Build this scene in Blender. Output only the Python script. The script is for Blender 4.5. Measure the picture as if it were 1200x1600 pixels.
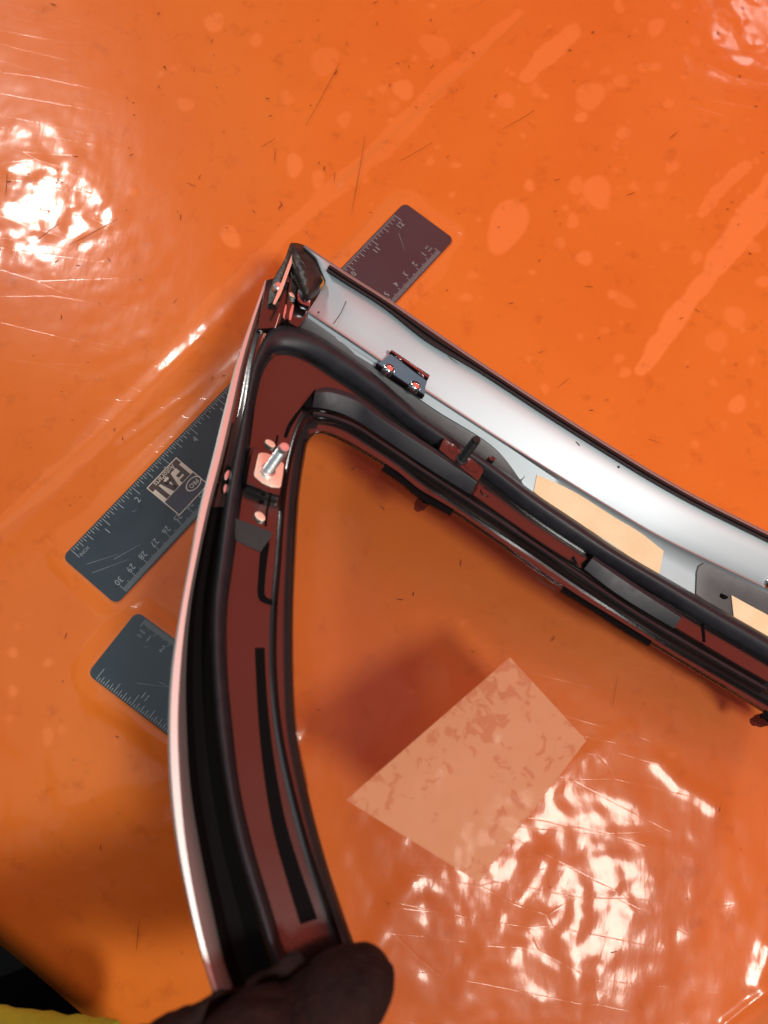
import bpy, bmesh, math, random
import numpy as np
from mathutils import Vector, Matrix, noise

random.seed(4); rng = np.random.default_rng(4)
scene = bpy.context.scene
for o in list(bpy.data.objects): bpy.data.objects.remove(o)
COL = scene.collection

# ------------------------------------------------------------------ camera
F, TILT, DIST, ROLL = 1150.0, 0.256, 0.4535, 0.200      # focal length in px of a 1200x1600 frame
CAM = np.array([0, -DIST*math.sin(TILT), DIST*math.cos(TILT)])
_fw = -CAM/np.linalg.norm(CAM); _r = np.array([1., 0, 0]); _u = np.cross(_r, _fw)
RIGHT = math.cos(ROLL)*_r + math.sin(ROLL)*_u
UP = -math.sin(ROLL)*_r + math.cos(ROLL)*_u
FWD = _fw
cd = bpy.data.cameras.new('camera'); cam = bpy.data.objects.new('camera', cd); COL.objects.link(cam)
M = Matrix(((RIGHT[0], UP[0], -FWD[0], CAM[0]), (RIGHT[1], UP[1], -FWD[1], CAM[1]), (RIGHT[2], UP[2], -FWD[2], CAM[2]), (0, 0, 0, 1)))
cam.matrix_world = M
cd.sensor_fit = 'VERTICAL'; cd.sensor_height = 24; cd.lens = F/1600*24
cd.clip_start = 0.01; cd.clip_end = 50
cd.dof.use_dof = True; cd.dof.focus_distance = 0.43; cd.dof.aperture_fstop = 4.2
scene.camera = cam
cy_ = scene.cycles; cy_.max_bounces = 6; cy_.diffuse_bounces = 3; cy_.glossy_bounces = 3; cy_.transmission_bounces = 4; cy_.transparent_max_bounces = 12
scene.render.resolution_x = 768; scene.render.resolution_y = 1024

def cdir(x, y, z):                                        # camera axes (right, up, towards viewer) to world
    return x*RIGHT + y*UP - z*FWD
def ray(px, py):
    return RIGHT*(px-600)/F + UP*(800-py)/F + FWD
def tab(px, py, z=0.0):                                   # pixel of the photograph to a point on the table
    d = ray(px, py); t = (z-CAM[2])/d[2]
    return CAM + d*t

# ------------------------------------------------------------------ world and lamps
w = bpy.data.worlds.new('World'); scene.world = w; w.use_nodes = True
bg = w.node_tree.nodes['Background']; bg.inputs[0].default_value = (0.80, 0.90, 1.0, 1); bg.inputs[1].default_value = 0.10
vs = scene.view_settings; vs.view_transform = 'Standard'; vs.look = 'None'; vs.exposure = -.04; vs.gamma = 1; vs.use_curve_mapping = False

def area(name, loc, target, sx, sy, radiance, color):
    l = bpy.data.lights.new(name, 'AREA'); l.shape = 'RECTANGLE'; l.size = sx; l.size_y = sy
    l.color = color; l.energy = radiance*math.pi*sx*sy
    o = bpy.data.objects.new(name, l); COL.objects.link(o)
    o.location = Vector(loc)
    o.rotation_euler = (Vector(target)-Vector(loc)).to_track_quat('-Z', 'Y').to_euler()
    return o
# warm red light thrown back by the orange surroundings beyond the table
rd = cdir(.60, .62, .56); rd = rd/np.linalg.norm(rd)
area('orange_bounce_lamp', rd*1.25 + np.array([0, 0, .1]), (0, 0, .05), 2.3, 1.45, 1.30, (1.0, .085, .026))
# soft pale sky overhead
area('overhead_sky_lamp', (-.36, -.22, 1.7), (-.10, -.05, 0), 1.2, 1.2, .62, (.76, .91, 1))
# openings to the bright sky, mirrored in the plastic film
def gap(name, px, py, dist, sx, sy, rad):
    p = tab(px, py); v = p-CAM; v /= np.linalg.norm(v); r = v.copy(); r[2] = -r[2]
    area(name, p+r*dist, p, sx, sy, rad, (1, .97, .92))
gap('sky_gap_lamp', 45, 305, 1.3, .135, .165, 105)
gap('sky_gap_lamp', 865, 1375, 1.3, .20, .26, 78)
gap('sky_gap_lamp', 1215, -20, 1.3, .10, .12, 12)

# ------------------------------------------------------------------ materials
MATS = {}
def mat(name, color=(.5, .5, .5), rough=.5, metal=0., spec=.5, coat=0., noise_amt=0., nscale=60., bump=0., bscale=300., rvar=0., col2=None, ior=1.5):
    if name in MATS: return MATS[name]
    m = bpy.data.materials.new(name); m.use_nodes = True; nt = m.node_tree; b = nt.nodes['Principled BSDF']
    b.inputs['Base Color'].default_value = (*color, 1); b.inputs['Roughness'].default_value = rough
    b.inputs['Metallic'].default_value = metal; b.inputs['Specular IOR Level'].default_value = spec
    b.inputs['IOR'].default_value = ior; b.inputs['Coat Weight'].default_value = coat
    tc = nt.nodes.new('ShaderNodeTexCoord')
    if noise_amt or col2:
        n = nt.nodes.new('ShaderNodeTexNoise'); n.inputs['Scale'].default_value = nscale; n.inputs['Detail'].default_value = 6
        nt.links.new(tc.outputs['Object'], n.inputs['Vector'])
        r = nt.nodes.new('ShaderNodeValToRGB'); r.color_ramp.elements[0].position = .35; r.color_ramp.elements[1].position = .68
        c2 = col2 or tuple(c*(1-noise_amt) for c in color)
        r.color_ramp.elements[0].color = (*c2, 1); r.color_ramp.elements[1].color = (*color, 1)
        nt.links.new(n.outputs['Fac'], r.inputs[0]); nt.links.new(r.outputs[0], b.inputs['Base Color'])
    if rvar:
        n3 = nt.nodes.new('ShaderNodeTexNoise'); n3.inputs['Scale'].default_value = nscale*1.7; n3.inputs['Detail'].default_value = 5
        nt.links.new(tc.outputs['Object'], n3.inputs['Vector'])
        mr = nt.nodes.new('ShaderNodeMapRange'); mr.inputs[1].default_value = .3; mr.inputs[2].default_value = .7
        mr.inputs[3].default_value = rough-rvar; mr.inputs[4].default_value = rough+rvar
        nt.links.new(n3.outputs['Fac'], mr.inputs[0]); nt.links.new(mr.outputs[0], b.inputs['Roughness'])
    if bump:
        n2 = nt.nodes.new('ShaderNodeTexNoise'); n2.inputs['Scale'].default_value = bscale; n2.inputs['Detail'].default_value = 4
        nt.links.new(tc.outputs['Object'], n2.inputs['Vector'])
        bp = nt.nodes.new('ShaderNodeBump'); bp.inputs['Strength'].default_value = bump; bp.inputs['Distance'].default_value = .001
        nt.links.new(n2.outputs['Fac'], bp.inputs['Height']); nt.links.new(bp.outputs[0], b.inputs['Normal'])
    MATS[name] = m
    return m
def thin_fresnel(nt, ior):
    """Fresnel of a thin sheet: the same from both sides"""
    fr = nt.nodes.new('ShaderNodeFresnel'); ge = nt.nodes.new('ShaderNodeNewGeometry'); mr = nt.nodes.new('ShaderNodeMapRange')
    mr.inputs[3].default_value = ior; mr.inputs[4].default_value = 1/ior
    nt.links.new(ge.outputs['Backfacing'], mr.inputs[0]); nt.links.new(mr.outputs[0], fr.inputs['IOR'])
    return fr
mat('black_plastic', (.009, .0055, .005), .19, spec=1., bump=.03, bscale=900, rvar=.015, nscale=25, col2=(.013, .009, .008), ior=1.54)
mat('black_rubber', (.010, .011, .015), .46, spec=.38, bump=.05, bscale=1800, rvar=.04, nscale=140, col2=(.016, .017, .021))
mat('seal_rubber', (.011, .011, .012), .55, spec=.35, bump=.2, bscale=1500)
mat('black_matte', (.004, .004, .004), .9, spec=.06)
mat('gutter_shade', (.004, .0035, .0035), .8, spec=.08, bump=.2, bscale=600)  # blacker than the frame plastic: deep shade of the channel put into the colour
mat('silver', (.45, .51, .53), .56, metal=1., bump=.03, bscale=2500)
mat('bright_trim', (.74, .77, .74), .52, metal=1.)
mat('grey_plate', (.20, .205, .205), .42, metal=.6, rvar=.06)
mat('dark_chrome', (.24, .24, .27), .16, metal=1.)
mat('chrome', (.85, .83, .82), .07, metal=1.)
mat('stud_metal', (.70, .72, .73), .34, metal=1., bump=.1, bscale=900)
mat('plate_metal', (.88, .95, .80), .50, metal=1., rvar=.06)
mat('paper', (.93, .76, .48), .75, col2=(.86, .66, .38), nscale=45, bump=.1, bscale=500)
mat('rust_brown', (.035, .022, .015), .42, col2=(.008, .007, .007), nscale=160, bump=.4, bscale=500)
mat('yellow_putty', (.55, .30, .05), .6, noise_amt=.5, nscale=400)
mat('ruler', (.018, .038, .050), .30, spec=.5, col2=(.012, .025, .036), nscale=18, bump=.04, bscale=60)
mat('ruler_print', (.25, .34, .36), .5)
mat('logo_cream', (.66, .66, .55), .5)
mat('logo_dark', (.045, .026, .02), .5)
mat('logo_navy', (.028, .036, .058), .4)
mat('skin', (.019, .007, .005), .8, spec=.2, noise_amt=.6, nscale=90, bump=1., bscale=420)  # base darkened to carry the shade over the hand
mat('dark_cloth', (.003, .003, .004), .9, bump=.6, bscale=900, spec=.2)
mat('hi_vis', (.46, .46, .02), .8, bump=.6, bscale=900, noise_amt=.3, nscale=40)
mat('ground', (.008, .008, .008), .95, noise_amt=.5, nscale=8)
mat('lint', (.07, .022, .008), .9)
mat('table_edge', (.5, .08, .01), .3)

# ------------------------------------------------------------------ object helpers
def link(name, me, material=None, parent=None):
    o = bpy.data.objects.new(name, me); COL.objects.link(o)
    if material and me is not None: me.materials.append(MATS[material])
    if parent is not None:
        o.parent = parent
        o.matrix_parent_inverse = Matrix.Translation(-PL.get(parent.name, Vector((0, 0, 0))))
    return o
PL = {}
def empty(name, loc, label, cat, group=None):
    o = bpy.data.objects.new(name, None); COL.objects.link(o); o.location = loc; o.empty_display_size = .02
    PL[o.name] = Vector(loc); tag(o, label, cat, group)
    return o
def tag(o, label=None, cat=None, group=None, kind=None):
    if label: o['label'] = label
    if cat: o['category'] = cat
    if group: o['group'] = group
    if kind: o['kind'] = kind
def smooth(me, ang=40):
    me.shade_smooth(); me.set_sharp_from_angle(angle=math.radians(ang))
def mesh(name, verts, faces, ang=40):
    me = bpy.data.meshes.new(name); me.from_pydata([tuple(map(float, v)) for v in verts], [], faces); me.update()
    smooth(me, ang)
    return me
def catmull(P, k):
    P = np.asarray(P, float); n = len(P); out = []
    for i in range(n-1):
        p0 = P[max(i-1, 0)]; p1 = P[i]; p2 = P[i+1]; p3 = P[min(i+2, n-1)]
        if i == 0: p0 = 2*p1-p2
        if i == n-2: p3 = 2*p2-p1
        d = lambda a, b: max(np.linalg.norm(a[:2]-b[:2])**.5, 1e-6)   # centripetal
        t0 = 0; t1 = t0+d(p0, p1); t2 = t1+d(p1, p2); t3 = t2+d(p2, p3)
        for j in range(k):
            t = t1+(t2-t1)*j/k
            A1 = (t1-t)/(t1-t0)*p0+(t-t0)/(t1-t0)*p1; A2 = (t2-t)/(t2-t1)*p1+(t-t1)/(t2-t1)*p2; A3 = (t3-t)/(t3-t2)*p2+(t-t2)/(t3-t2)*p3
            B1 = (t2-t)/(t2-t0)*A1+(t-t0)/(t2-t0)*A2; B2 = (t3-t)/(t3-t1)*A2+(t-t1)/(t3-t1)*A3
            out.append((t2-t)/(t2-t1)*B1+(t-t1)/(t2-t1)*B2)
    out.append(P[-1])
    return np.array(out)

# ------------------------------------------------------------------ the plane of the car window
N = cdir(.31, .41, .857); N = N/np.linalg.norm(N)
P0 = tab(1150, 1000, .012)
def U(px, py, wcm=0.):
    d = ray(px, py); q = P0 + N*wcm*.01
    return CAM + d*(np.dot(q-CAM, N)/np.dot(d, N))
lo, hi = 0., .12                                            # lower the window until its far end rests on the table
for _ in range(40):
    md = (lo+hi)/2; P0 = tab(1150, 1000, md)
    if U(1320, 890, -.5)[2] > .003: hi = md
    else: lo = md
AX = U(1000, 800)-U(500, 500); AX /= np.linalg.norm(AX); AY = np.cross(N, AX)

def loft(name, rails, material, parent, k=6, thick=0., ang=38, cap=False):
    """rails: list of (control points [(px,py)], w or [w...]); every rail has the same number of control points"""
    R = []
    for pts, ws in rails:
        ws = [ws]*len(pts) if np.isscalar(ws) else ws
        R.append(catmull([(p[0], p[1], q) for p, q in zip(pts, ws)], k))
    n = len(R[0]); m = len(R)
    V = [U(*R[j][i]) for i in range(n) for j in range(m)]
    Fs = [(i*m+j, i*m+j+1, (i+1)*m+j+1, (i+1)*m+j) for i in range(n-1) for j in range(m-1)]
    a, b, c, d = (V[q] for q in Fs[len(Fs)//2])
    if np.dot(np.cross(b-a, d-a), N) < 0: Fs = [f[::-1] for f in Fs]
    if thick:                                              # give the sheet its thickness along the window's normal
        nv = len(V); V = V+[v-N*thick*.01 for v in V]
        back = [tuple(q+nv for q in f[::-1]) for f in Fs]
        edge = {}
        for f in Fs:
            for s in range(len(f)):
                e = (f[s], f[(s+1) % len(f)])
                if (e[1], e[0]) in edge: del edge[(e[1], e[0])]
                else: edge[e] = 1
        Fs = Fs+back+[(e[1], e[0], e[0]+nv, e[1]+nv) for e in edge]
    return link(name, mesh(name, V, Fs, ang), material, parent)

def slab(name, poly, wt, wb, material, parent, bevel=0.0004, ws=None):
    """prism: outline traced at height wt, extruded straight along the window's normal down to wb"""
    n = len(poly)
    T = [U(p[0], p[1], (ws[i] if ws else wt)) for i, p in enumerate(poly)]
    B = [t-N*(wt-wb)*.01 for t in T]
    bm = bmesh.new()
    tv = [bm.verts.new(t) for t in T]; bv = [bm.verts.new(b) for b in B]
    bm.faces.new(tv); bm.faces.new(bv[::-1])
    for i in range(n): bm.faces.new((tv[i], bv[i], bv[(i+1) % n], tv[(i+1) % n]))
    bmesh.ops.recalc_face_normals(bm, faces=bm.faces)
    if bevel: bmesh.ops.bevel(bm, geom=list(bm.edges), offset=bevel, segments=2, affect='EDGES', profile=.6, clamp_overlap=True)
    me = bpy.data.meshes.new(name); bm.to_mesh(me); bm.free(); smooth(me, 50)
    return link(name, me, material, parent)
def ellipse(cx, cy, a, b, rot, n=20):
    r = math.radians(rot)
    return [(cx+a*math.cos(t)*math.cos(r)-b*math.sin(t)*math.sin(r), cy+a*math.cos(t)*math.sin(r)+b*math.sin(t)*math.cos(r)) for t in np.linspace(0, 2*math.pi, n, endpoint=False)]
def rod(name, base, tip, prof, material, parent, seg=18):
    """lathe about base->tip; prof = [(t along in m, radius in m)]"""
    a = np.array(tip)-np.array(base); L = np.linalg.norm(a); a = a/L
    x = np.cross(a, [0.3, .5, .8]); x /= np.linalg.norm(x); y = np.cross(a, x)
    V = []; Fs = []
    for t, r in prof:
        for s in range(seg):
            q = 2*math.pi*s/seg; V.append(np.array(base)+a*t+(x*math.cos(q)+y*math.sin(q))*r)
    for i in range(len(prof)-1):
        for s in range(seg): Fs.append((i*seg+s, i*seg+(s+1) % seg, (i+1)*seg+(s+1) % seg, (i+1)*seg+s))
    Fs.append(tuple(range(seg))[::-1]); Fs.append(tuple((len(prof)-1)*seg+s for s in range(seg)))
    return link(name, mesh(name, V, Fs, 32), material, parent)
def strip(name, pts, widths, wlev, material, parent, k=6, thick=.05):
    """flat ribbon following pts (pixels) with a width in pixels"""
    P = np.array(pts, float); T = np.gradient(P, axis=0); T /= np.linalg.norm(T, axis=1)[:, None]
    Nn = np.stack([-T[:, 1], T[:, 0]], 1); wd = np.array([widths]*len(P) if np.isscalar(widths) else widths)[:, None]/2
    return loft(name, [(P-Nn*wd, wlev), (P+Nn*wd, wlev)], material, parent, k, thick)

# ================================================================== table, film, rulers
e0 = tab(-8, 1470); e1 = tab(128, 1584)
EA = (e1-e0); EA[2] = 0; EA /= np.linalg.norm(EA); EB = np.array([-EA[1], EA[0], 0.])     # along the edge / onto the table
if np.dot(tab(600, 800)-e0, EB) < 0: EB = -EB
def ab(p): p = np.asarray(p)-e0; return p[..., 0]*EA[0]+p[..., 1]*EA[1], p[..., 0]*EB[0]+p[..., 1]*EB[1]
corners = np.array([tab(*c) for c in ((-40, -40), (1240, -40), (1240, 1640), (-40, 1640))])
ca, cb = ab(corners); A0, A1, B1 = ca.min()-.05, ca.max()+.05, cb.max()+.05

def lin(px, py):                                            # pixel -> (a,b)
    return np.array(ab(tab(px, py)))
def dist_seg(A, B, p, q):
    p = lin(*p); q = lin(*q); d = q-p; L = d@d
    t = np.clip(((A-p[0])*d[0]+(B-p[1])*d[1])/L, 0, 1)
    return np.hypot(A-p[0]-t*d[0], B-p[1]-t*d[1]), t
def smoothstep(x): x = np.clip(x, 0, 1); return x*x*(3-2*x)
def vnoise(A, B, s, seed):                                  # smooth value noise
    r = np.random.default_rng(seed); n = 256; G = r.standard_normal((n, n))
    x = A/s+37.3; y = B/s+11.7; xi = np.floor(x).astype(int); yi = np.floor(y).astype(int)
    fx = smoothstep(x-xi); fy = smoothstep(y-yi)
    g = lambda i, j: G[i % n, j % n]
    return (g(xi, yi)*(1-fx)+g(xi+1, yi)*fx)*(1-fy)+(g(xi, yi+1)*(1-fx)+g(xi+1, yi+1)*fx)*fy
STEP = .0013
na = int((A1-A0)/STEP); nb = int(B1/STEP)
ga = np.linspace(A0, A1, na); gb = np.linspace(0.0, B1, nb)
GA, GB = np.meshgrid(ga, gb, indexing='ij')
def blob(px, py, rx_px, ry_px, rot=0, wob=.18, seed=0):
    """soft-edged patch, 1 inside, in table coordinates"""
    c = lin(px, py); ex = lin(px+rx_px*math.cos(math.radians(rot)), py+rx_px*math.sin(math.radians(rot)))-c
    ey = lin(px-ry_px*math.sin(math.radians(rot)), py+ry_px*math.cos(math.radians(rot)))-c
    Mi = np.linalg.inv(np.stack([ex, ey], 1)); x = GA-c[0]; y = GB-c[1]
    uu = Mi[0, 0]*x+Mi[0, 1]*y; vv = Mi[1, 0]*x+Mi[1, 1]*y
    r = np.hypot(uu, vv); th = np.arctan2(vv, uu)
    r = r*(1+wob*np.sin(2*th+seed)*.6+wob*np.sin(3*th+2.3*seed)*.5)
    return smoothstep((1.0-r)*min(rx_px, ry_px)/5+.5)
def near(px, py, rad):
    c = lin(px, py); return np.exp(-((GA-c[0])**2+(GB-c[1])**2)/(rad*rad))
# --- stains: places where the film clings to the wet table top and reads lighter
stain = np.zeros_like(GA)
big = [(507, 95, 21, 22), (335, 35, 15, 15), (400, 63, 10, 10), (448, 154, 12, 10), (460, 258, 18, 13), (497, 280, 14, 10), (538, 187, 13, 11),
       (360, 370, 14, 18), (208, 300, 7, 7), (290, 163, 14, 10), (680, 72, 24, 17), (630, 140, 16, 16), (790, 157, 12, 14), (838, 140, 13, 8),
       (852, 150, 5, 5), (922, 150, 24, 20), (970, 127, 12, 11), (908, 183, 10, 9), (974, 208, 11, 10), (1050, 260, 10, 11), (1033, 292, 10, 9),
       (933, 300, 28, 20), (900, 290, 14, 12), (910, 315, 7, 6), (793, 352, 42, 30), (1025, 42, 15, 12), (895, 45, 12, 8), (827, 290, 8, 9),
       (895, 345, 9, 12), (1088, 402, 9, 11), (1038, 385, 7, 7), (913, 403, 11, 13), (875, 380, 9, 8), (975, 470, 10, 18), (957, 460, 8, 7),
       (1148, 495, 15, 18), (1120, 533, 16, 18), (1152, 632, 12, 16), (977, 582, 8, 9), (967, 560, 8, 8), (1075, 338, 5, 5), (1192, 440, 9, 11),
       (1178, 386, 8, 12), (1130, 565, 5, 5), (20, 1080, 7, 9), (75, 1150, 9, 14), (97, 1140, 7, 8), (20, 1020, 8, 8), (75, 1035, 6, 9)]
for i, (x, y, a, b) in enumerate(big): stain = np.maximum(stain, blob(x, y, a, b, 20*i, .14, i)*(.45+.55*((i*37) % 10)/10))
for s in range(420):
    x = rng.uniform(0, 1200); y = rng.uniform(0, 1300)
    if not (x > 560 and y < 780) and rng.random() < .72: continue
    r = 1.6+6*rng.random()**2.2; stain = np.maximum(stain, blob(x, y, r, r*rng.uniform(.7, 1.5), rng.uniform(0, 180), .2, s)*rng.uniform(.25, .8))
def sausage(pts, rad, amp):
    global stain
    m = np.full_like(GA, 9.); wobble = 1+.16*vnoise(GA, GB, .012, 21)+.06*vnoise(GA, GB, .004, 22)
    for (p, q), r0, r1 in zip(zip(pts[:-1], pts[1:]), rad[:-1], rad[1:]):
        d, t = dist_seg(GA, GB, p, q); m = np.minimum(m, d/((r0+(r1-r0)*t)*.00041*wobble))
    stain = np.maximum(stain, smoothstep((1-m)*4+.5)*amp)
sausage([(1215, 285), (1160, 360), (1100, 440), (1040, 520), (1000, 580)], [26, 24, 18, 14, 9], 1.1)
sausage([(1165, 258), (1120, 300), (1095, 335)], [10, 14, 7], .8)
sausage([(895, 50), (850, 90), (822, 120)], [16, 18, 12], .8)
sausage([(810, 20), (690, 130), (600, 230), (470, 340), (330, 490), (150, 690), (0, 820)], [8, 16, 20, 14, 20, 16, 10], .5)
# pale halos where the film bridges from the rulers to the table
# --- rulers in plane coordinates (from the fitted camera)
def ruler_frame(x0, y0, th, flip):
    a = np.array([math.cos(th), math.sin(th), 0.]); n = np.array([a[1], -a[0], 0.])*(1 if flip else -1)
    return np.array([x0, y0, 0.])*.01, a, n
R1 = ruler_frame(-17.83, -6.09, 1.0795, True); R2 = ruler_frame(-14.21, -13.11, -.4155, False)
RW = .0437
def rdist(fr, L0, L1, pad):
    o, a, n = fr; c = o+a*(L0+L1)/2+n*RW/2; ca_, cb_ = ab(c)
    aa = np.array([a@EA, a@EB]); nn = np.array([n@EA, n@EB])
    x = np.abs((GA-ca_)*aa[0]+(GB-cb_)*aa[1])-(L1-L0)/2+pad; y = np.abs((GA-ca_)*nn[0]+(GB-cb_)*nn[1])-RW/2+pad
    return np.hypot(np.maximum(x, 0), np.maximum(y, 0))+np.minimum(np.maximum(x, y), 0)-pad
rd1 = rdist(R1, -.0065, .3175, .004); rd2 = rdist(R2, -.006, .105, .004)
rdm = np.minimum(rd1, rd2)
halo = smoothstep((.011+.003*vnoise(GA, GB, .02, 5)-rdm)/.003)*(rdm > 0)
stain = np.maximum(stain, halo*.38)
# --- film height field
zf = .0022*smoothstep(1-np.maximum(rdm, 0)/.012)
zf += .00035*vnoise(GA, GB, .06, 1)+.00014*vnoise(GA, GB, .027, 2)
rough_zone = .25+1.6*near(60, 310, .055)+.9*near(250, 520, .05)+1.6*near(760, 1400, .11)+1.5*near(1150, 50, .05)+1.2*near(180, 1110, .04)+1.4*near(100, 1330, .08)+.5*near(1150, 1450, .09)
zf += rough_zone*(.00012*vnoise(GA+.3*GB, GB-.3*GA, .012, 3)+.00010*np.abs(vnoise(GA+GB, GB*.6-GA*.6, .021, 6))+.000035*vnoise(GA, GB, .0055, 4))
zf += .00028*stain*(.6+.4*vnoise(GA, GB, .01, 8))*.5
def ridge(pts, wid, h):
    global zf
    m = np.full_like(GA, 9.)
    for p, q in zip(pts[:-1], pts[1:]): m = np.minimum(m, dist_seg(GA, GB, p, q)[0])
    zf += h*np.exp(-(m/wid)**2)
ridge([(815, 40), (740, 108), (690, 155), (620, 215), (540, 290)], .0045, .0011)
ridge([(420, 430), (320, 530), (220, 620), (90, 740), (0, 820)], .006, .0012)
ridge([(420, 520), (300, 620), (190, 700)], .005, .0008)
ridge([(770, 0), (735, 20)], .002, .0007)
ridge([(1130, 1598), (1165, 1570), (1205, 1540)], .0018, .0011)
ridge([(905, 1390), (900, 1500), (905, 1600)], .007, .0007)
ridge([(850, 1350), (790, 1440), (740, 1520), (700, 1600)], .009, .0010)
ridge([(640, 1380), (600, 1450), (560, 1520)], .007, .0010)
ridge([(980, 1140), (900, 1190), (860, 1230)], .006, .0007)
ridge([(1030, 1190), (1060, 1220), (1120, 1260)], .006, .0009)
ridge([(1200, 1480), (1185, 1540)], .006, .0014)
ridge([(150, 1095), (200, 1120), (260, 1165)], .006, .0018)
zf = np.maximum(zf+.0011, np.where(rdm < .004, .0019, .0004))
# rounded edge of the table: the sheet bends down
bend = .012
def drop(b): return np.where(b < bend, -(bend-b)**2/(2*bend)*1.0, 0)
def grid_mesh(name, Z, extra=None):
    ZZ = Z+drop(GB)
    V = e0[None, None, :]+GA[..., None]*EA+GB[..., None]*EB; V = V.copy(); V[..., 2] = ZZ
    me = bpy.data.meshes.new(name)
    nv = na*nb; me.vertices.add(nv); me.vertices.foreach_set('co', V.reshape(-1).astype(np.float32))
    i = np.arange(na-1)[:, None]*nb+np.arange(nb-1)[None, :]
    q = np.stack([i, i+nb, i+nb+1, i+1], -1).reshape(-1, 4)
    # orientation upwards
    p = V.reshape(-1, 3); nz = np.cross(p[q[0, 1]]-p[q[0, 0]], p[q[0, 3]]-p[q[0, 0]])[2]
    if nz < 0: q = q[:, ::-1]
    nf = len(q); me.loops.add(nf*4); me.loops.foreach_set('vertex_index', q.reshape(-1).astype(np.int32))
    me.polygons.add(nf); me.polygons.foreach_set('loop_start', (np.arange(nf)*4).astype(np.int32)); me.polygons.foreach_set('loop_total', np.full(nf, 4, np.int32))
    me.update(calc_edges=True); me.shade_smooth()
    if extra is not None:
        at = me.attributes.new('stain', 'FLOAT', 'POINT'); at.data.foreach_set('value', extra.reshape(-1).astype(np.float32))
    return me
# table material: orange vinyl, lighter wet patches, dirt
m = bpy.data.materials.new('orange_vinyl'); m.use_nodes = True; nt = m.node_tree; b = nt.nodes['Principled BSDF']; MATS['orange_vinyl'] = m
tc = nt.nodes.new('ShaderNodeTexCoord'); at = nt.nodes.new('ShaderNodeAttribute'); at.attribute_name = 'stain'
n1 = nt.nodes.new('ShaderNodeTexNoise'); n1.inputs['Scale'].default_value = 9; n1.inputs['Detail'].default_value = 8
nt.links.new(tc.outputs['Object'], n1.inputs['Vector'])
r1 = nt.nodes.new('ShaderNodeValToRGB'); r1.color_ramp.elements[0].position = .3; r1.color_ramp.elements[1].position = .7
r1.color_ramp.elements[0].color = (.655, .160, .014, 1); r1.color_ramp.elements[1].color = (.705, .196, .021, 1)
nt.links.new(n1.outputs['Fac'], r1.inputs[0])
mx = nt.nodes.new('ShaderNodeMix'); mx.data_type = 'RGBA'; mx.inputs['B'].default_value = (.82, .25, .055, 1)
mu = nt.nodes.new('ShaderNodeMath'); mu.operation = 'MULTIPLY'; mu.inputs[1].default_value = .78
nt.links.new(at.outputs['Fac'], mu.inputs[0]); nt.links.new(mu.outputs[0], mx.inputs['Factor']); nt.links.new(r1.outputs[0], mx.inputs['A'])
n2 = nt.nodes.new('ShaderNodeTexNoise'); n2.inputs['Scale'].default_value = 55; n2.inputs['Detail'].default_value = 10; n2.inputs['Roughness'].default_value = .7
nt.links.new(tc.outputs['Object'], n2.inputs['Vector'])
r2 = nt.nodes.new('ShaderNodeValToRGB'); r2.color_ramp.elements[0].position = .28; r2.color_ramp.elements[1].position = .44
r2.color_ramp.elements[0].color = (.62, .50, .42, 1); r2.color_ramp.elements[1].color = (1, 1, 1, 1)
nt.links.new(n2.outputs['Fac'], r2.inputs[0])
m2 = nt.nodes.new('ShaderNodeMix'); m2.data_type = 'RGBA'; m2.blend_type = 'MULTIPLY'; m2.inputs['Factor'].default_value = .55
nt.links.new(mx.outputs['Result'], m2.inputs['A']); nt.links.new(r2.outputs[0], m2.inputs['B']); nt.links.new(m2.outputs['Result'], b.inputs['Base Color'])
b.inputs['Roughness'].default_value = .7; b.inputs['Specular IOR Level'].default_value = .1
table = link('table_top', grid_mesh('table_top', np.zeros_like(GA), np.clip(stain, 0, 1.6)), 'orange_vinyl'); tag(table, 'orange vinyl work table top', kind='structure')
# outer part of the table beyond the picture and its front edge
def quadsheet(name, pts, material, kind='structure', parent=None):
    o = link(name, mesh(name, pts, [tuple(range(len(pts)))]), material, parent)
    if kind: o['kind'] = kind
    return o
def abp(a, b_, z): return e0+EA*a+EB*b_+np.array([0, 0, z])
skv = []; skf = []
for a_ in np.linspace(A0, A1, 40):
    for j, (bb, zz) in enumerate([(0, -.006), (-.006, -.013), (-.009, -.03), (-.010, -.06), (-.010, -.10), (-.010, -.14)]):
        skv.append(abp(a_, bb+.0015*math.sin(a_*60)*(j/5), zz))
for i in range(39):
    for j in range(5): skf.append((i*6+j, i*6+j+1, (i+1)*6+j+1, (i+1)*6+j))
link('front_edge', mesh('front_edge', skv, skf), 'orange_vinyl', table)

# clear film
m = bpy.data.materials.new('clear_film'); m.use_nodes = True; nt = m.node_tree; nt.nodes.remove(nt.nodes['Principled BSDF']); MATS['clear_film'] = m
out = nt.nodes['Material Output']
tr = nt.nodes.new('ShaderNodeBsdfTransparent'); tr.inputs[0].default_value = (.97, .965, .955, 1)
gl = nt.nodes.new('ShaderNodeBsdfGlossy'); gl.inputs['Roughness'].default_value = .12
fr = thin_fresnel(nt, 1.5)
ms = nt.nodes.new('ShaderNodeMixShader'); tc = nt.nodes.new('ShaderNodeTexCoord')
nz = nt.nodes.new('ShaderNodeTexNoise'); nz.inputs['Scale'].default_value = 130; nz.inputs['Detail'].default_value = 3
mp = nt.nodes.new('ShaderNodeMapping'); mp.inputs['Scale'].default_value = (1, .35, 1); mp.inputs['Rotation'].default_value = (0, 0, .7)
nt.links.new(tc.outputs['Object'], mp.inputs[0]); nt.links.new(mp.outputs[0], nz.inputs['Vector'])
wv = nt.nodes.new('ShaderNodeTexVoronoi'); wv.feature = 'DISTANCE_TO_EDGE'; wv.inputs['Scale'].default_value = 38; wv.inputs['Randomness'].default_value = 1
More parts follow.
